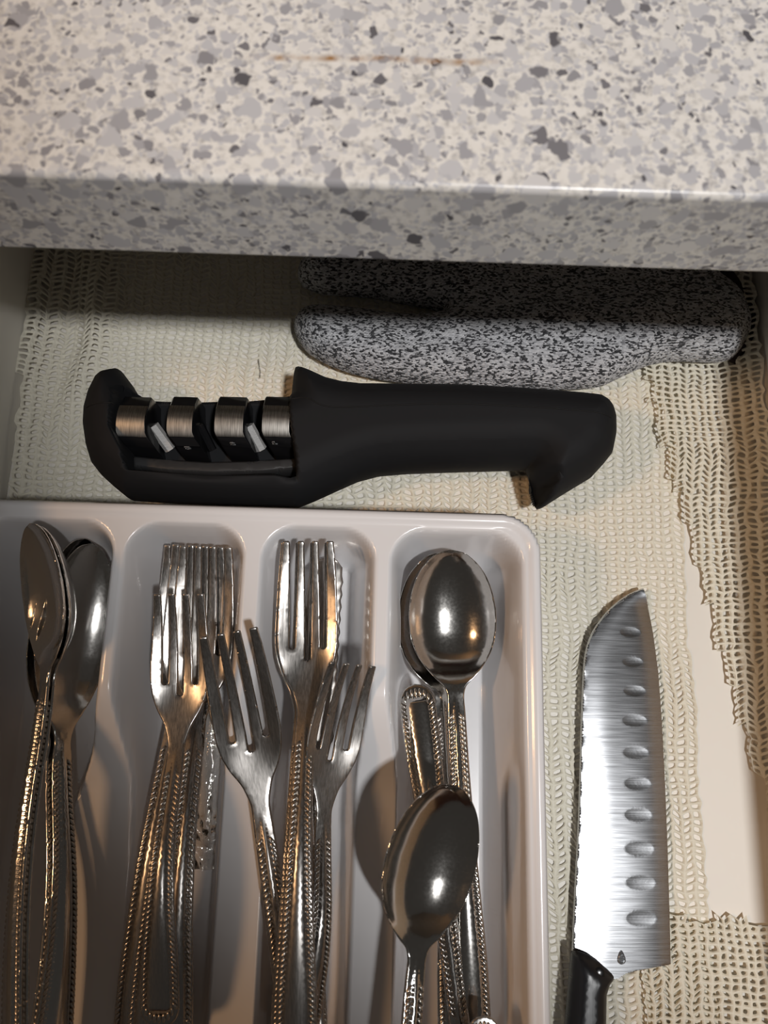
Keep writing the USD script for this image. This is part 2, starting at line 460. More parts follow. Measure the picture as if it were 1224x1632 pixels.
def strip_keep(x, y):
    return (x > strip_left(y) + 1.0 * np.sin(y / 3.0)) & (x < WR - 1.6) & (y < 300) & (y > -52 + 2.0 * np.sin(x))


o = part(None, 'shelf_liner', lattice(110, 200, -60, 305, strip_height, strip_keep, px=4.0, py=3.0, seed=23, strand=0.38), M_NET, smooth=True)
tag(o, 'narrow strip of netted liner curling up the right drawer wall beside the knife', 'shelf liner')


def low_height(x, y):
    p = np.stack([x / 20, y / 20, x * 0], -1)
    return 1.5 + 1.2 * meshkit.fbm(p, 2, 15)


def low_keep(x, y):
    top = -88 - 0.16 * (x - 150)
    return (x > 118) & (x < 181 + 1.0 * np.sin(y / 4)) & (y < np.where(x < 150, -90 + 1.5 * np.sin(x / 4), top)) & (y > -285)


o = part(None, 'shelf_liner', lattice(110, 186, -290, -80, low_height, low_keep, px=4.0, py=2.9, seed=31, strand=0.42), M_NET, smooth=True)
tag(o, 'short piece of netted liner overlapping below the heel of the knife', 'shelf liner')


# ---------------------------------------------------------------- cutlery tray: one moulded shell
def tray_mesh(step=1.15):
    X0, X1, Y0, Y1 = -175.5, 70.5, -302.0, 77.0
    xs, ys = np.arange(X0 - 3, X1 + 3.01, step), np.arange(Y0 - 3, Y1 + 3.01, step)
    x, y = np.meshgrid(xs, ys, indexing='ij')

    def rounded(ax0, ax1, ay0, ay1, r):
        cx, cy, hx, hy = (ax0 + ax1) / 2, (ay0 + ay1) / 2, (ax1 - ax0) / 2 - r, (ay1 - ay0) / 2 - r
        qx, qy = np.abs(x - cx) - hx, np.abs(y - cy) - hy
        return r - np.hypot(np.maximum(qx, 0), np.maximum(qy, 0)) - np.minimum(np.maximum(qx, qy), 0)

    low = smoothstep((-18 - y) / 55)
    comps = [(-167.5 + 0 * y, -109 - 12.5 * low), (-104.6 + 3.0 * low, -54.4 + 0 * y), (-47.4 + 0 * y, 0.5 + 0 * y), (6.6 + 0 * y, 62.8 + 0 * y)]
    RIM, FLOOR = 45.0, 2.6
    S = np.zeros_like(x)
    for a, b in comps:
        d = rounded(a, b, -290.0, 69.3, 15.0)
        t = np.clip(d / 11.5, 0, 1)
        S = np.maximum(S, 0.45 * t + 0.55 * smoothstep(t))
    z = RIM + (FLOOR - RIM) * S
    drop = smoothstep((4.5 - y) / 46.0)
    inside = smoothstep((rounded(-167.5 - 2, 62.8 + 2, -292, 71, 15.0) - 2) / 5)
    plateau = RIM - 22.5 * drop * inside
    k = 2.0
    h = np.clip(0.5 + 0.5 * (plateau - z) / k, 0, 1)
    z = plateau * (1 - h) + z * h - k * h * (1 - h)
    out = rounded(X0, X1, Y0, Y1, 17.0)
    z = z + 1.3 * smoothstep((6.0 - out) / 2.0) * (S < 0.02)
    z = z - 3.0 * (1 - np.sqrt(np.clip(1 - np.clip((3.0 - out) / 3.0, 0, 1) ** 2, 0, 1)))
    z = np.where(out < 0, np.maximum(42.5 + out * 30, 2.0), z)
    nx, ny = x.shape
    i, j = np.meshgrid(np.arange(nx - 1), np.arange(ny - 1), indexing='ij')
    q = np.stack([i * ny + j, (i + 1) * ny + j, (i + 1) * ny + j + 1, i * ny + j + 1], -1)
    okc = (np.stack([out[:-1, :-1], out[1:, :-1], out[1:, 1:], out[:-1, 1:]]).max(0) > -1.8)
    q = q[okc]
    f = np.vstack([q[:, [0, 1, 2]], q[:, [0, 2, 3]]])
    n = nx * ny
    top = np.column_stack([x.ravel(), y.ravel(), z.ravel()])
    bot = top.copy()
    bot[:, 2] = np.maximum(bot[:, 2] - 1.9, 0.9)
    e = np.vstack([f[:, [0, 1]], f[:, [1, 2]], f[:, [2, 0]]])
    ek = np.sort(e, axis=1)
    key, idx, cnt = np.unique(ek[:, 0] * n + ek[:, 1], return_index=True, return_counts=True)
    be = e[idx[cnt == 1]]
    sides = np.vstack([np.column_stack([be[:, 1], be[:, 0], be[:, 0] + n]), np.column_stack([be[:, 1], be[:, 0] + n, be[:, 1] + n])])
    m = trimesh.Trimesh(np.vstack([top, bot]), np.vstack([f, f[:, ::-1] + n, sides]), process=False)
    m.remove_unreferenced_vertices()
    return m


o = part(None, 'cutlery_tray', tray_mesh(), M_TRAY, smooth=True)
tag(o, 'glossy white moulded plastic cutlery tray with long compartments', 'cutlery tray')


# ---------------------------------------------------------------- cutlery: a local frame with the handle's end at y = 0 and the tip at y = L (mm)
def lookup(ys, ws):
    return PchipInterpolator(ys, ws)


HW = [(0, 0.0), (0.8, 3.4), (2.5, 5.6), (5, 7.0), (9, 7.7), (20, 7.6), (60, 5.6), (95, 4.3), (118, 3.9)]


def handle_width(scale=1.0):
    return [(y, w * scale) for y, w in HW]


def both_sides(profile, n=400):
    ys, ws = zip(*profile)
    g = lookup(ys, ws)
    y = np.concatenate([np.linspace(ys[0], ys[0] + 6, 40)[:-1], np.linspace(ys[0] + 6, ys[-1] - 6, n), np.linspace(ys[-1] - 6, ys[-1], 40)[1:]])
    w = np.maximum(g(y), 0)
    return Polygon(np.vstack([np.column_stack([w, y]), np.column_stack([-w, y])[::-1]])).buffer(0), g


def rope(width, z_of, y0=8.5, y1=116, pitch=2.0, inset=1.5, lift=1.15):
    """The twisted rope moulding along both borders of a handle and the short bars at its end."""
    ico = trimesh.creation.icosphere(subdivisions=1, radius=1.0)
    ms = []
    y = y0
    while y < y1:
        for s in (-1, 1):
            b = ico.copy()
            b.vertices = b.vertices * (0.62, 1.55, 0.62)
            a = s * 0.62
            ca, sa = math.cos(a), math.sin(a)
            vx, vy = b.vertices[:, 0].copy(), b.vertices[:, 1].copy()
            b.vertices = np.column_stack([ca * vx - sa * vy, sa * vx + ca * vy, b.vertices[:, 2]])
            yy = b.vertices[:, 1] + y
            b.vertices = np.column_stack([b.vertices[:, 0] + s * (float(width(y)) - inset), yy, b.vertices[:, 2] + z_of(yy) + lift])
            ms.append(b)
        y += pitch
    for k in range(-2, 3):                                                     # bars at the end
        b = ico.copy()
        yc = 3.6 + 0.25 * k * k
        b.vertices = b.vertices * (0.75, 1.7, 0.6) + (k * 1.75, yc, 0)
        b.vertices[:, 2] += z_of(b.vertices[:, 1]) + lift
        ms.append(b)
    for s in (-1, 1):
        b = ico.copy()
        b.vertices = b.vertices * (0.7, 1.6, 0.6) + (s * 5.0, 6.3, 0)
        b.vertices[:, 2] += z_of(b.vertices[:, 1]) + lift
        ms.append(b)
    return join(ms)


def panel_thickness(y, d, y1=116, base=0.85):
    """Half-thickness: a flat border for the rope, then a raised and rounded centre panel."""
    on = smoothstep((y - 5.8) / 1.2) * smoothstep((y1 + 10 - y) / 16)
    return dome_profile(d, 0.8, base) + on * (1.15 * smoothstep((d - 2.35) / 1.0) + 0.9 * np.sin(np.clip((d - 2.6) / 5.0, 0, 1) * np.pi / 2))


class Fork:
    def __init__(s, L=200.0, head=72.0, hw=12.9, tine=44.0, hs=1.0):
        n = L - head                                                            # the neck
        hl = n - 8
        f = hl / 118.0
        prof = [(y * f, w * hs) for y, w in HW] + [(n, 3.7), (n + 8, 5.6), (n + 17, 10.2), (n + 24, 12.2 * hw / 12.9), (n + 32, hw), (L - 22, hw - 0.5), (L, hw - 1.9)]
        poly, s.w = both_sides(prof)
        s.L, s.neck = L, n
        root = L - tine
        cuts = []
        for k, rr in ((-1, 0), (0, -5.0), (1, 0)):
            y0 = root + rr
            pts = []
            for y in np.linspace(y0, L + 2, 14):
                t = (y - root) / tine
                c0 = k * (6.6 - 0.45 * t)
                hw_ = 1.05 + 0.55 * np.clip(t, 0, 1)
                pts.append((c0, y, hw_))
            left = [(c0 - h, y) for c0, y, h in pts]
            right = [(c0 + h, y) for c0, y, h in pts]
            cuts.append(Polygon(left + right[::-1]).union(Point(pts[0][0], y0).buffer(1.05)))
        poly = poly.difference(unary_union(cuts)).buffer(-0.55).buffer(0.55, quad_segs=3).buffer(0)
        if poly.geom_type != 'Polygon':
            poly = max(poly.geoms, key=lambda g: g.area)
        zs = CubicSpline([0, 0.2 * L, 0.42 * L, n - 6, n + 18, root - 2, L - tine * 0.45, L], [13, 18.5, 16.5, 5.0, 0.0, -0.6, 2.6, 9.0])
        s.z = zs
        bend = lambda x, y: zs(y) + 0.016 * x * x * smoothstep((y - n - 8) / 20) * smoothstep((L - y) / 30)
        th = lambda x, y, d: np.where(y < n + 4, panel_thickness(y, d, hl - 2), dome_profile(d, 0.7, 0.85))
        s.body = pillow(poly, lambda x, y, d: bend(x, y) + th(x, y, d), lambda x, y, d: bend(x, y) - dome_profile(d, 0.7, 0.85), 1.5, 0.75, (0.12, 0.35, 0.8, 2.3, 2.9, 3.4))
        s.rope = rope(s.w, zs, 8.5, hl - 2)
        s.tip, s.base = np.array([0, L, zs(L)]), np.array([0, n, zs(n)])

    def build(s, t):
        part(t, 'body', s.body, M_STEEL, smooth=40)
        part(t, 'rope_border', s.rope, M_ROPE, smooth=True)


class Spoon:
    def __init__(s, L=194.0, bowl=63.0, hw=19.2, deep=8.5, hs=1.0, mat_=None):
        n = L - bowl
        hl = n - 6
        f = hl / 118.0
        prof = [(y * f, w * hs) for y, w in HW] + [(n - 1, 3.7), (n + 0.05 * bowl, 4.6)]
        for t in (0.12, 0.2, 0.3, 0.42, 0.54, 0.66, 0.78, 0.87, 0.94, 0.98, 1.0):
            prof.append((n + t * bowl, hw * (np.interp(t, [0, .12, .2, .3, .42, .54, .66, .78, .87, .94, .98, 1.0], [.2, .46, .68, .87, .98, 1.0, .955, .84, .68, .47, .28, 0.0]))))
        poly, s.w = both_sides(prof)
        s.L, s.neck = L, n
        zs = CubicSpline([0, 0.2 * L, 0.42 * L, n - 14, n + 4, n + bowl * 0.5, L], [30.5, 26.5, 18.5, 9.0, 5.4, 4.0, 6.0])
        s.z = zs

        def mid(x, y):
            w = np.maximum(s.w(np.clip(y, 0, L)), 0.05)
            u = np.clip(np.abs(x) / w, 0, 1)
            in_ = smoothstep((y - n - 1) / (bowl * 0.22))
            return zs(y) - deep * in_ * (1 - u ** 2.3) * np.clip(w / hw, 0, 1) ** 1.25

        th = lambda x, y, d: np.where(y < n + 2, panel_thickness(y, d, hl - 2), dome_profile(d, 0.6, 0.6))
        s.body = pillow(poly, lambda x, y, d: mid(x, y) + th(x, y, d), lambda x, y, d: mid(x, y) - dome_profile(d, 0.6, 0.6), 1.4, 0.75, (0.12, 0.35, 0.8, 2.3, 2.9, 3.4))
        s.rope = rope(s.w, zs, 8.5, hl - 2)
        s.tip, s.base = np.array([0, L, zs(L)]), np.array([0, n, zs(n)])

    def build(s, t):
        part(t, 'body', s.body, M_POLISH, smooth=40)
        part(t, 'rope_border', s.rope, M_ROPE, smooth=True)


class TableKnife:
    """A thick moulded handle with rope borders and a round-tipped blade, toothed along its right edge."""
    def __init__(s, L=222.0, handle=104.0):
        s.L, s.neck = L, handle
        prof = [(y * handle / 118 * 0.97, w * 0.98) for y, w in HW[:-1]] + [(handle, 4.6)]
        poly, s.w = both_sides(prof)
        zz = lambda y: 0 * np.asarray(y, float) + 4.0
        hp = lambda y, d: dome_profile(d, 1.6, 2.4) + 1.0 * smoothstep((d - 2.35) / 1.0) * smoothstep((y - 5.8) / 1.2)
        s.handle = pillow(poly, lambda x, y, d: 4 + hp(y, d), lambda x, y, d: 4 - hp(y, d), 1.6, 0.8, (0.15, 0.5, 1.0, 1.6, 2.3, 3.0, 3.4))
        r1 = rope(s.w, zz, 8.5, handle - 4, lift=2.4)
        r2 = r1.copy()
        r2.vertices[:, 2] = 8.0 - r2.vertices[:, 2]
        r2.invert()
        s.rope = join([r1, r2])
        b = [(-4.2, handle - 3), (-5.0, handle + 10), (-8.2, handle + 30)]
        n = 26
        for k in range(n + 1):
            y = handle + 30 + (L - 9 - handle - 30) * k / n
            b.append((-9.4 + (0.0 if k % 2 else 0.75), y))
        b += [(-8.6, L - 5), (-5.5, L - 1.2), (-1.0, L), (4, L - 2), (7.4, L - 8), (8.4, L - 20), (8.0, handle + 40), (5.6, handle + 12), (4.2, handle - 3)]
        b = [(-x, y) for x, y in b]
        poly = Polygon(b).buffer(0)
        s.blade = pillow(poly, lambda x, y, d: 4 + dome_profile(d, 4, 0.8), lambda x, y, d: 4 - dome_profile(d, 4, 0.8), 2.2, 0.9, (0.3, 1.2, 3.0))
        s.tip, s.base = np.array([0, L, 4.0]), np.array([0, handle, 4.0])

    def build(s, t):
        h = part(t, 'handle', s.handle, M_STEEL, smooth=40)
        part(h, 'rope_border', s.rope, M_ROPE, smooth=True)
        part(t, 'blade', s.blade, M_STEEL, smooth=40)


def pose(shape, tip, base, roll=0.0, report='', ya=None, yb=None):
    """The matrix that lays a piece so that its tip and neck lie where the photograph has them; tip and base are (px, py, z in mm)."""
    T, B = np.array([*at(*tip), tip[2]]), np.array([*at(*base), base[2]])
    la = shape.tip if ya is None else np.array([0, ya, float(shape.z(ya))])
    lb = shape.base if yb is None else np.array([0, yb, float(shape.z(yb))])
    e1 = la - lb
    s = np.linalg.norm(T - B) / np.linalg.norm(e1)
    e1 = e1 / np.linalg.norm(e1)
    e2 = np.array([1.0 if e1[1] > 0 else -1.0, 0, 0])
    e3 = np.cross(e2, e1)
    f1 = (T - B) / np.linalg.norm(T - B)
    f2 = np.cross(f1, (0, 0, 1.0))
    f2 /= np.linalg.norm(f2)
    f3 = np.cross(f2, f1)
    a = math.radians(roll)
    f2, f3 = math.cos(a) * f2 + math.sin(a) * f3, math.cos(a) * f3 - math.sin(a) * f2
    R = np.stack([f2, f1, f3], 1) @ np.stack([e2, e1, e3], 1).T
    M = np.eye(4)
    M[:3, :3] = R * s
    M[:3, 3] = (B - s * R @ lb) * MM
    end = s * R @ np.array([0, 0, shape.z(0) if hasattr(shape, 'z') else 4.0]) + M[:3, 3] / MM
    print(f'POSE {report}: scale {s:.3f}, handle end {end.round(1)}')
    return M


first = {}


def lay(kind, name, shape, label, cat, group, tip, base, roll=0.0, **kw):
    M = pose(shape, tip, base, roll, label[:34], **kw)
    if kind in first:
        return again(first[kind], label, group, M)
    t = first[kind] = thing(name, label, cat, group, M)
    shape.build(t)
    return t


DF, SF = Fork(), Fork(171.0, 66.0, 13.0, 38.0, 1.0)
SP, SV = Spoon(), Spoon(215.0, 82.0, 17.4, 9.0, 1.1)
TK = TableKnife()

# forks of the second compartment, the lowest of the stack first
G2, G3 = 'forks in the second compartment', 'cutlery in the third compartment'
lay('dinner_fork', 'dinner_fork', DF, 'steel dinner fork lowest in the fork stack, its tine tips leftmost behind the short fork', 'fork', G2, (302, 870, 30), (279, 1146, 19), 2)
lay('dinner_fork', 'dinner_fork', DF, 'steel dinner fork in the middle of the stack behind the short front fork', 'fork', G2, (316, 869, 34), (294, 1148, 22), 0)
lay('dinner_fork', 'dinner_fork', DF, 'steel dinner fork uppermost of those behind the short front fork, tips furthest right', 'fork', G2, (328, 870, 38), (314, 1150, 26), -3)
lay('salad_fork', 'salad_fork', SF, 'short dull steel fork lying on top of the stack in the second compartment', 'fork', G2, (285, 946, 47), (281, 1192, 38), 0)

# third compartment
lay('table_knife', 'table_knife', TK, 'table knife with a round toothed tip under the upright fork', 'table knife', G3, (519, 887, 19), (493, 1290, 13), -4)
lay('table_knife', 'table_knife', TK, 'table knife lying on its side, roped handle edge up beside the long fork handle', 'table knife', G3, (482, 960, 13), (497, 1345, 20), 78)
lay('dinner_fork', 'dinner_fork', DF, 'dinner fork nested just under the upright fork in the third compartment', 'fork', G3, (488, 864, 43), (482, 1139, 37), -1)
lay('dinner_fork', 'dinner_fork', DF, 'upright dinner fork in the middle of the tray, tines towards the sharpener', 'fork', G3, (491, 862, 48), (487, 1138, 42), 0)
lay('dinner_fork', 'dinner_fork', DF, 'dinner fork leaning left across the divider with a golden glint', 'fork', G3, (364, 1007, 64), (416, 1288, 37), -4)
lay('salad_fork', 'salad_fork', SF, 'short fork leaning right against the divider beside the upright fork', 'fork', G3, (563, 1058, 56), (516, 1296, 42), -26)

# spoons of the first and the fourth compartment
G1, G4 = 'spoons in the first compartment', 'spoons in the fourth compartment'
lay('serving_spoon', 'serving_spoon', SV, 'large dark serving spoon in the leftmost compartment, nested under another', 'spoon', G1, (137, 858, 30), (90, 1182, 26), -54)
lay('serving_spoon', 'serving_spoon', SV, 'large serving spoon on top at the right of the leftmost compartment', 'spoon', G1, (147, 866, 32), (100, 1180, 28), -54)
lay('table_spoon', 'table_spoon', SP, 'tablespoon tilted on edge, nested under the leftmost tablespoon', 'spoon', G1, (56, 838, 57), (81, 1083, 50.5), 46)
lay('table_spoon', 'table_spoon', SP, 'leftmost tablespoon of the tray, tilted on edge, its handle end at the lower left corner', 'spoon', G1, (47, 834, 59), (72, 1082, 52.5), 46)
lay('table_spoon', 'table_spoon', SP, 'tablespoon nested under the shiny upper spoon of the right compartment', 'spoon', G4, (703, 880, 29), (705, 1112, 19), -6)
lay('table_spoon', 'table_spoon', SP, 'shiny tablespoon with a white glint at the far end of the right compartment', 'spoon', G4, (718, 876, 38), (726, 1108, 28), 2)
lay('table_spoon', 'table_spoon', SP, 'tablespoon turned round, only its roped handle end shows left of the shiny spoon', 'spoon', G4, (661, 1090, 30), (687, 1290, 35), 6, ya=0.0, yb=50.0)
lay('table_spoon', 'table_spoon', SP, 'front tablespoon tilted left with a golden glint in its bowl', 'spoon', G4, (716, 1249, 66), (664, 1530, 56), -24)
lay('table_spoon', 'table_spoon', SP, 'tablespoon turned round, its roped handle end at the lower edge of the right compartment', 'spoon', G4, (772, 1618, 48), (765, 1830, 48), 0, ya=0.0, yb=50.0)


# ---------------------------------------------------------------- clear plastic film between the forks and the divider
def film():
    P = [(338, 1120, 27), (336, 1190, 27), (332, 1250, 26), (326, 1300, 25), (322, 1340, 24), (325, 1385, 22)]
    W = [3.2, 4.6, 4.4, 5.0, 5.6, 4.2]
    path = np.array([[*at(a, b, z), z] for a, b, z in P])
    t = np.linspace(0, len(P) - 1, 60)
    cs = CubicSpline(np.arange(len(P)), path)(t)
    ws = PchipInterpolator(np.arange(len(P)), W)(t)
    us = np.linspace(-1, 1, 15)
    top, bot = [], []
    for c0, w, tt in zip(cs, ws, t):
        for u in us:
            p = c0 + np.array([u * w, 0, 2.2 * (1 - u * u)])
            k = smoothstep((tt - 2.6) / 1.0)
            wr = (meshkit.noise(p[None] / 2.2, 3)[0] - 0.5) * (0.5 + 3.2 * k)
            top.append(p + (0.3 * wr, 0.5 * wr, wr))
            bot.append(p + (0.3 * wr, 0.5 * wr, wr - 0.5 * (1 - u * u) - 0.02))
    n, k = len(cs), len(us)
    i, j = np.meshgrid(np.arange(n - 1), np.arange(k - 1), indexing='ij')
    q = np.stack([i * k + j, i * k + j + 1, (i + 1) * k + j + 1, (i + 1) * k + j], -1).reshape(-1, 4)
    f = np.vstack([q[:, [0, 1, 2]], q[:, [0, 2, 3]]])
    return trimesh.Trimesh(np.vstack([top, bot]), np.vstack([f[:, ::-1], f + n * k]), process=False)


o = part(None, 'plastic_wrapper', film(), M_FILM, smooth=True)
tag(o, 'scrap of crumpled clear plastic wrapper between the fork handles and the divider', 'wrapper')


# ---------------------------------------------------------------- santoku knife
def santoku():
    t = thing('santoku_knife', 'santoku knife with a dimpled brushed blade and black handle on the liner', 'kitchen knife')
    Z = 6.8
    spine = [(912, 1518), (917, 1400), (922, 1300), (925, 1200), (927, 1130), (929, 1080), (932, 1046), (940, 1016), (955, 990), (975, 967), (1000, 948), (1027, 937)]
    edge = [(1033, 968), (1041, 1010), (1049, 1070), (1055, 1150), (1060, 1250), (1064, 1350), (1067, 1450), (1069, 1537), (1040, 1542), (1012, 1546), (996, 1550), (984, 1558), (970, 1560), (940, 1550)]
    sp = outline(spine, Z)
    sp_s = CubicSpline(np.arange(len(sp)), sp)(np.linspace(0, len(sp) - 1, 90))
    poly = Polygon(np.vstack([sp_s, outline(edge, 4.5)])).buffer(0)
    sl, el = LineString(sp_s), LineString(outline(edge[:8], 4.5))
    dim = [(1003, 1008, 33), (1007, 1055, 33), (1010, 1101, 35), (1010, 1148, 39), (1012, 1199, 40), (1015, 1248, 41), (1016, 1298, 42), (1018, 1352, 44), (1020, 1406, 44), (1021, 1463, 45)]
    dims = [(*at(a, b, 5), w / 3.42 / 2) for a, b, w in dim]

    def u_of(x, y):
        p = shapely.points(np.column_stack([x, y]))
        a, b = shapely.distance(sl, p), shapely.distance(el, p)
        return a / np.maximum(a + b, 1e-6)

    UU = np.linspace(0, 1, 60)
    slope = -3.0 + 6.2 * smoothstep(UU / 0.42)                        # degrees: hollow of the spine to the bevel of the edge
    ZZ = np.concatenate([[0], np.cumsum(-np.tan(np.radians(slope[1:])) * 44 / 59)])
    ZZ = 1.5 + ZZ + 1.0 * UU
    ZZ = ZZ - np.linspace(0, ZZ[-1] - 0.05, 60) * UU ** 6

    def lower(x, y, u):
        return 5.4 - 1.0 * u

    def top(x, y, d):
        u = u_of(x, y)
        z = lower(x, y, u) + 0.10 + np.interp(u, UU, ZZ)
        z = z - 1.3 * smoothstep((0.6 - d) / 0.6) * (u < 0.3) * 0.5
        for cx, cy, w in dims:
            q = ((x - cx) / w) ** 2 + ((y - cy) / (w * 0.47)) ** 2
            z = z - 0.22 * np.clip(1 - q, 0, 1) ** 0.8
        return z

    def bottom(x, y, d):
        return lower(x, y, u_of(x, y))

    ex = []
    for cx, cy, w in dims:
        for rr in (0.3, 0.6, 0.85, 0.97, 1.06):
            a = np.arange(28) / 28 * 2 * np.pi + rr
            ex.append(np.column_stack([cx + w * rr * np.cos(a), cy + w * rr * 0.47 * np.sin(a)]))
    blade = pillow(poly, top, bottom, 1.6, 1.0, (0.25, 0.6, 1.2), np.vstack(ex))
    part(t, 'blade', blade, M_BLADE, smooth=30)
    hd = [(911, 1517), (924, 1517), (940, 1523), (955, 1534), (968, 1546), (981, 1557), (972, 1568), (967, 1584), (966, 1632), (962, 1750), (958, 1860), (950, 1905), (915, 1918), (880, 1905), (884, 1800), (897, 1680), (904, 1600)]
    zc = 9.6
    o_ = outline(hd, 10.5)
    hp = Polygon(o_).buffer(-1.5).buffer(1.5)
    hm = pillow(hp, lambda x, y, d: zc + dome_profile(d, 6.5, 7.0), lambda x, y, d: zc - dome_profile(d, 6.5, 7.0), 1.8, 0.9, (0.2, 0.7, 1.5, 3.0, 5.0))
    h = part(t, 'handle', hm, M_HANDLE, smooth=45)
    cap = trimesh.creation.icosphere(2, 1.0)
    cap.vertices = cap.vertices * (2.4, 2.4, 0.7) + (*at(956, 1552, 15.5), 14.9)
    part(h, 'rivet', cap, M_BLACKGLOSS, smooth=True)
    return t


santoku()
dr = trimesh.creation.icosphere(3, 1.0)
v = dr.vertices
v = v * np.column_stack([1.9 * (1 - 0.35 * np.clip(v[:, 1], 0, 1)), np.where(v[:, 1] > 0, 3.6, 1.9), np.where(v[:, 2] > 0, 1.0, 0.35)])
dr.vertices = v + (*at(990, 1529, 6.5), 6.6)
o = part(None, 'water_drop', dr, M_WATER, smooth=True)
tag(o, 'clear water drop on the knife blade beside the handle', 'water drop')


# ---------------------------------------------------------------- three-stage knife sharpener, lying on its side
def sharpener():
    t = thing('knife_sharpener', 'matte black hand-held knife sharpener with chrome slots and curved handle', 'knife sharpener')
    sil = [(192, 589), (166, 595), (154, 605), (141, 631), (135, 654), (133.5, 680), (138, 712), (146, 738), (160, 756), (180, 774), (202, 792), (260, 796), (340, 800), (472, 804), (500, 793),
           (535, 777), (571, 761), (605, 752), (652, 748), (740, 745), (800, 743.5), (843, 742), (848, 760), (853, 784), (860, 807), (869, 805), (905, 782), (945, 758), (965, 736), (976, 722), (982, 692), (981.5, 668), (977, 652),
           (968, 640), (953, 631), (928, 628), (870, 623), (817, 619.5), (732, 615), (650, 614), (575, 613.5), (545, 610), (521, 604), (497, 593), (484, 588), (470, 586), (467, 598), (464, 630), (400, 634), (300, 636), (232, 634), (218, 627), (210, 613)]
    S = outline(sil, 27.0)
    P = Polygon(S).buffer(0)
    P = P.buffer(-1.0).buffer(1.0)
    trough = Polygon(outline([(190, 620), (190, 640), (187, 690), (197, 712), (204, 722), (208, 748), (212, 757), (330, 763), (440, 764), (476, 768), (475, 740), (467, 690), (464, 660), (464, 620)], 34.0))
    tb = trough.boundary
    hook = Polygon(outline([(846, 741), (895, 752), (880, 800), (850, 815), (835, 790)], 34.0))

    def top(x, y, d):
        z = 24 + dome_profile(d, 17.0, 21.0)
        p = shapely.points(np.column_stack([x, y]))
        ins = shapely.contains_xy(trough, x, y)
        e = shapely.distance(tb, p)
        z = np.where(ins, z - (z - 21) * smoothstep(e / 2.2), z)
        hk = shapely.contains_xy(hook, x, y)
        eh = shapely.distance(hook.boundary, p)
        return np.where(hk, z - 13 * smoothstep(eh / 5), z)

    body = pillow(P, top, lambda x, y, d: 24 - dome_profile(d, 12, 21.0), 1.4, 1.0, (0.2, 0.7, 1.5, 3, 5, 8))
    b = part(t, 'body', body, M_BLACK, smooth=50)

    def on_body(pts, lift):
        w = outline(pts, 38.0)
        w = CubicSpline(np.arange(len(w)), w)(np.linspace(0, len(w) - 1, 60))
        d = np.where(shapely.contains_xy(P, w[:, 0], w[:, 1]), shapely.distance(P.boundary, shapely.points(w)), 0)
        return np.column_stack([w, top(w[:, 0], w[:, 1], d) + lift])
    v1, f1 = tube(on_body([(466, 641), (492, 643), (508, 652), (530, 657.5), (575, 657), (640, 654), (720, 652.5), (800, 655), (880, 660), (940, 665), (972, 668)], 0.0), 0.32, 6)
    part(b, 'seam', (v1, f1), M_SEAM, smooth=True)
    v1, f1 = tube(on_body([(140, 651), (160, 650.5), (186, 650)], 0.0), 0.32, 6)
    part(b, 'seam', (v1, f1), M_SEAM, smooth=True)

    # guide fins between the slots: ridge profile in (y, z) swept along x and leaning to the right towards the viewer
    zr = 38.0
    fins = [(188, 236), (268, 311), (343, 391), (418, 464)]
    yr = lambda py, px, z=zr: at(px, py, z)[1]
    for k, (xa, xb) in enumerate(fins):
        xm = (xa + xb) / 2
        yb_, yt, yf, ye = yr(637, xm, 30), yr(650, xm), yr(697, xm), yr(728, xm, 30)
        prof = [(yb_, 12), (yb_, 30), (yb_ - 0.6, 35), (yt, 39.6), (yt - 3, 41.2), ((yt + yf) / 2, 42.0), (yf + 2.5, 41.0), (yf, 39.6), (yf - 3.5, 36.5), ((yf + ye) / 2, 33.0), (ye, 28.5), (ye, 12)]
        prof = np.array(prof)
        xl, xr_ = at(xa, 675, zr)[0], at(xb, 675, zr)[0]
        lean = lambda y: 5.2 * smoothstep((yf + 2 - y) / 9.0)
        secs = []
        for u, inn in ((0.0, 0.9), (0.06, 0.0), (0.94, 0.0), (1.0, 0.9)):
            xx = xl + (xr_ - xl) * u
            cyz = prof.mean(0)
            pp = prof + (cyz - prof) / np.linalg.norm(cyz - prof, axis=1, keepdims=True) * inn
            secs.append(np.column_stack([xx + lean(pp[:, 0]), pp]))
        n = len(prof)
        V = np.vstack(secs + [secs[0].mean(0), secs[-1].mean(0)])
        F = []
        for a in range(3):
            for j in range(n):
                j1 = (j + 1) % n
                F += [(a * n + j, a * n + j1, (a + 1) * n + j1), (a * n + j, (a + 1) * n + j1, (a + 1) * n + j)]
        for j in range(n):
            F += [(4 * n, (j + 1) % n, j), (4 * n + 1, 3 * n + j, 3 * n + (j + 1) % n)]
        mm = trimesh.Trimesh(V, F, process=True)
        mm.fix_normals()
        fin = part(t, 'guide_fin', mm, M_BLACKGLOSS, smooth=40)
        # chrome cover over its ridge
        arc = prof[3:8]
        arc = CubicSpline(np.arange(5), arc)(np.linspace(0, 4, 25))
        nn = np.gradient(arc, axis=0)
        nn = np.column_stack([-nn[:, 1], nn[:, 0]])
        nn /= np.linalg.norm(nn, axis=1, keepdims=True)
        nn *= np.sign(nn[:, 1:2])
        oa, ia = arc + nn * 0.55, arc - nn * 0.4
        ring = np.vstack([oa, ia[::-1]])
        c0, c1 = xl + 0.6, xr_ - 0.3
        V = np.vstack([np.column_stack([c + lean(ring[:, 0]), ring]) for c in (c0, c1)])
        n = len(ring)
        F = []
        for j in range(n):
            j1 = (j + 1) % n
            F += [(j, j1, n + j1), (j, n + j1, n + j)]
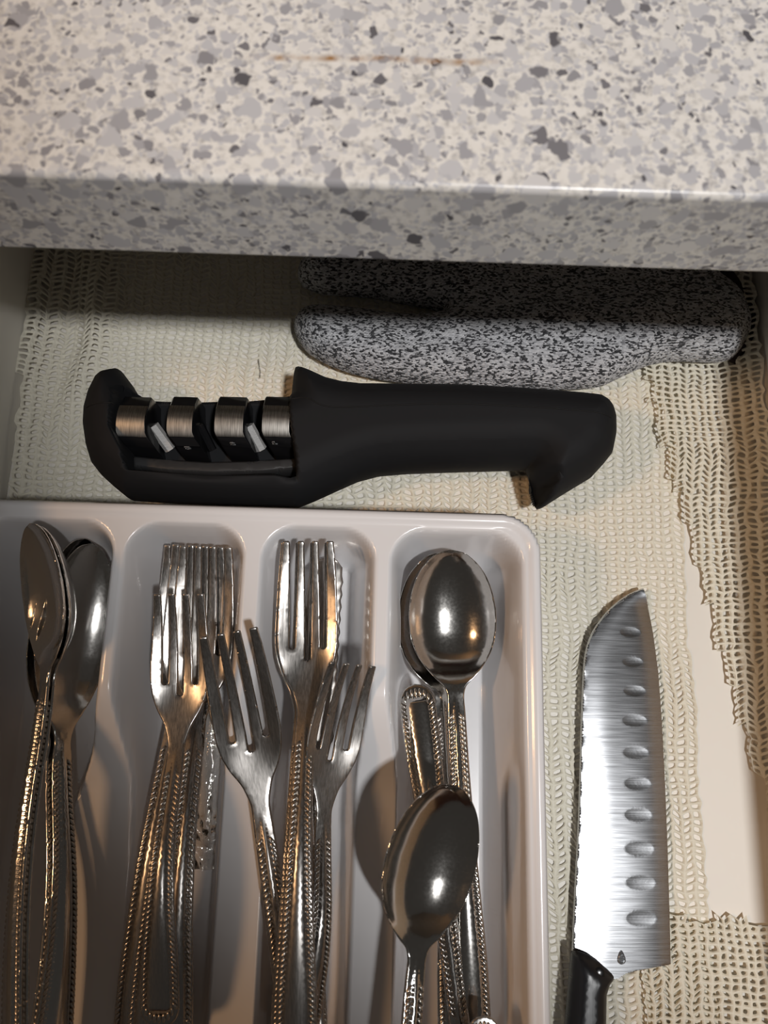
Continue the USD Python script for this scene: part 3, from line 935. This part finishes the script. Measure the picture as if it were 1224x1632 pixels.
        for j in range(24):
            F += [(j, 2 * 25 - 1 - j, j + 1), (j + 1, 2 * 25 - 1 - j, 2 * 25 - 2 - j)]
            F += [(n + j, n + j + 1, n + 2 * 25 - 1 - j), (n + j + 1, n + 2 * 25 - 2 - j, n + 2 * 25 - 1 - j)]
        mm = trimesh.Trimesh(V, F, process=False)
        mm.fix_normals()
        part(fin, 'chrome_cover', mm, M_CHROME, smooth=40, label='brushed chrome cover')
        if k:
            tx = meshkit.text_mesh('321'[k - 1], 3.8, 0.5)
            px, py = [(297, 712), (371, 710), (437, 709)][k - 1]
            c = at(px - 4, py, 35)
            tx.vertices = tx.vertices * (1, 1, 1)
            sl = math.atan2(36.5 - 33.0, (prof[8, 0] - prof[9, 0]))
            vy, vz = tx.vertices[:, 1].copy(), tx.vertices[:, 2].copy()
            zz = np.interp(c[1], [prof[10, 0], prof[9, 0], prof[8, 0], prof[7, 0]], [28.5, 33.0, 36.5, 39.6])
            tx.vertices = np.column_stack([tx.vertices[:, 0] + c[0], c[1] + vy * math.cos(sl) - vz * math.sin(sl), zz + vy * math.sin(sl) + vz * math.cos(sl) - 0.25])
            part(fin, 'stage_number', tx, M_DIGIT, label=f'raised digit {"321"[k - 1]} on the fin')
    # sharpening rods in the first and third slots
    for (a, b_) in (((244, 678), (270, 714)), ((396, 678), (416, 714))):
        p, q = np.array([*at(*a, 34), 34.0]), np.array([*at(*b_, 29), 27.0])
        v1, f1 = tube(np.linspace(p, q, 8), 2.6, 6)
        part(t, 'sharpening_rod', (v1, f1), M_ROD, smooth=35, label='grey ceramic rod inside a slot')
    p, q = np.array([*at(318, 676, 34), 34.0]), np.array([*at(338, 716, 28), 27.0])
    v1, f1 = tube(np.linspace(p, q, 8), 2.0, 8)
    part(t, 'sharpening_rod', (v1, f1), M_BLACKGLOSS, smooth=35, label='dark steel rod inside the middle slot')
    # glossy rail below the fins
    rail = Polygon(outline([(208, 723), (260, 729), (330, 733.5), (400, 732), (476, 727), (478, 750), (420, 756), (340, 758), (270, 755), (210, 747)], 32))
    rm = pillow(rail, lambda x, y, d: 26 + dome_profile(d, 2.0, 7.0), lambda x, y, d: 26 - dome_profile(d, 2, 6), 2.0, 1.0, (0.2, 0.7, 1.4, 2.0))
    part(t, 'base_rail', rm, M_RAIL, smooth=40, label='glossy curved rail below the slots')


sharpener()


# ---------------------------------------------------------------- cut-resistant glove
def glove():
    t = thing('work_glove', 'grey heather knit work glove lying behind the sharpener under the counter edge', 'glove')
    low = [(468, 520), (474, 500), (492, 488), (530, 487), (580, 492), (640, 500), (700, 497), (690, 488), (640, 478), (580, 468), (520, 464), (484, 452), (474, 434), (490, 408), (560, 398), (640, 400), (680, 396),
           (600, 372), (520, 360), (500, 345), (520, 328), (620, 330), (720, 338), (900, 335), (1060, 350), (1110, 400), (1150, 440), (1180, 468), (1197, 512), (1190, 540), (1172, 566), (1130, 573), (1060, 573), (1004, 592), (975, 606), (946, 614),
           (860, 618), (760, 616), (680, 610), (620, 603), (560, 591), (512, 572), (482, 550)]
    S = outline(low, 12.0)
    ring = np.vstack([S, S[:1]])
    S = CubicSpline(np.arange(len(ring)), ring, bc_type='periodic')(np.linspace(0, len(S), 260, endpoint=False))
    P = Polygon(S).buffer(0).buffer(-1.5).buffer(1.5)

    def top(x, y, d):
        p = np.stack([x / 16, y / 16, x * 0], -1)
        q = np.stack([x / 50, y / 26, x * 0 + 3], -1)
        z = 9 + dome_profile(d, 15, 15.0) + smoothstep(d / 8) * (3.2 * (meshkit.fbm(p, 2, 2) - 0.5) + 7 * (meshkit.fbm(q, 2, 6) - 0.5))
        return z

    m = pillow(P, top, lambda x, y, d: 9 - dome_profile(d, 9, 6.5), 2.0, 1.3, (0.3, 0.9, 2, 3.5, 6))
    part(t, 'knit_shell', m, M_KNIT, smooth=True)
    hem = outline([(1168, 570), (1183, 546), (1192, 512), (1178, 470), (1150, 432)], 9.0)
    path = CubicSpline(np.arange(5), np.column_stack([hem, [5, 8, 9, 9, 9]]))(np.linspace(0, 4, 40))
    v1, f1 = tube(path, 4.0, 12)
    part(t, 'cuff_hem', (v1, f1), M_HEM, smooth=True, label='dark brown bound edge of the cuff')


glove()

th = [(412, 572), (413, 582), (415, 593), (414, 603)]
w = outline(th, 3.5)
v1, f1 = tube(np.column_stack([w, np.full(4, 3.4)]), 0.14, 5)
o = part(None, 'thread', (v1, f1), M_SEAM, smooth=True)
tag(o, 'short dark thread on the liner above the sharpener', 'thread')
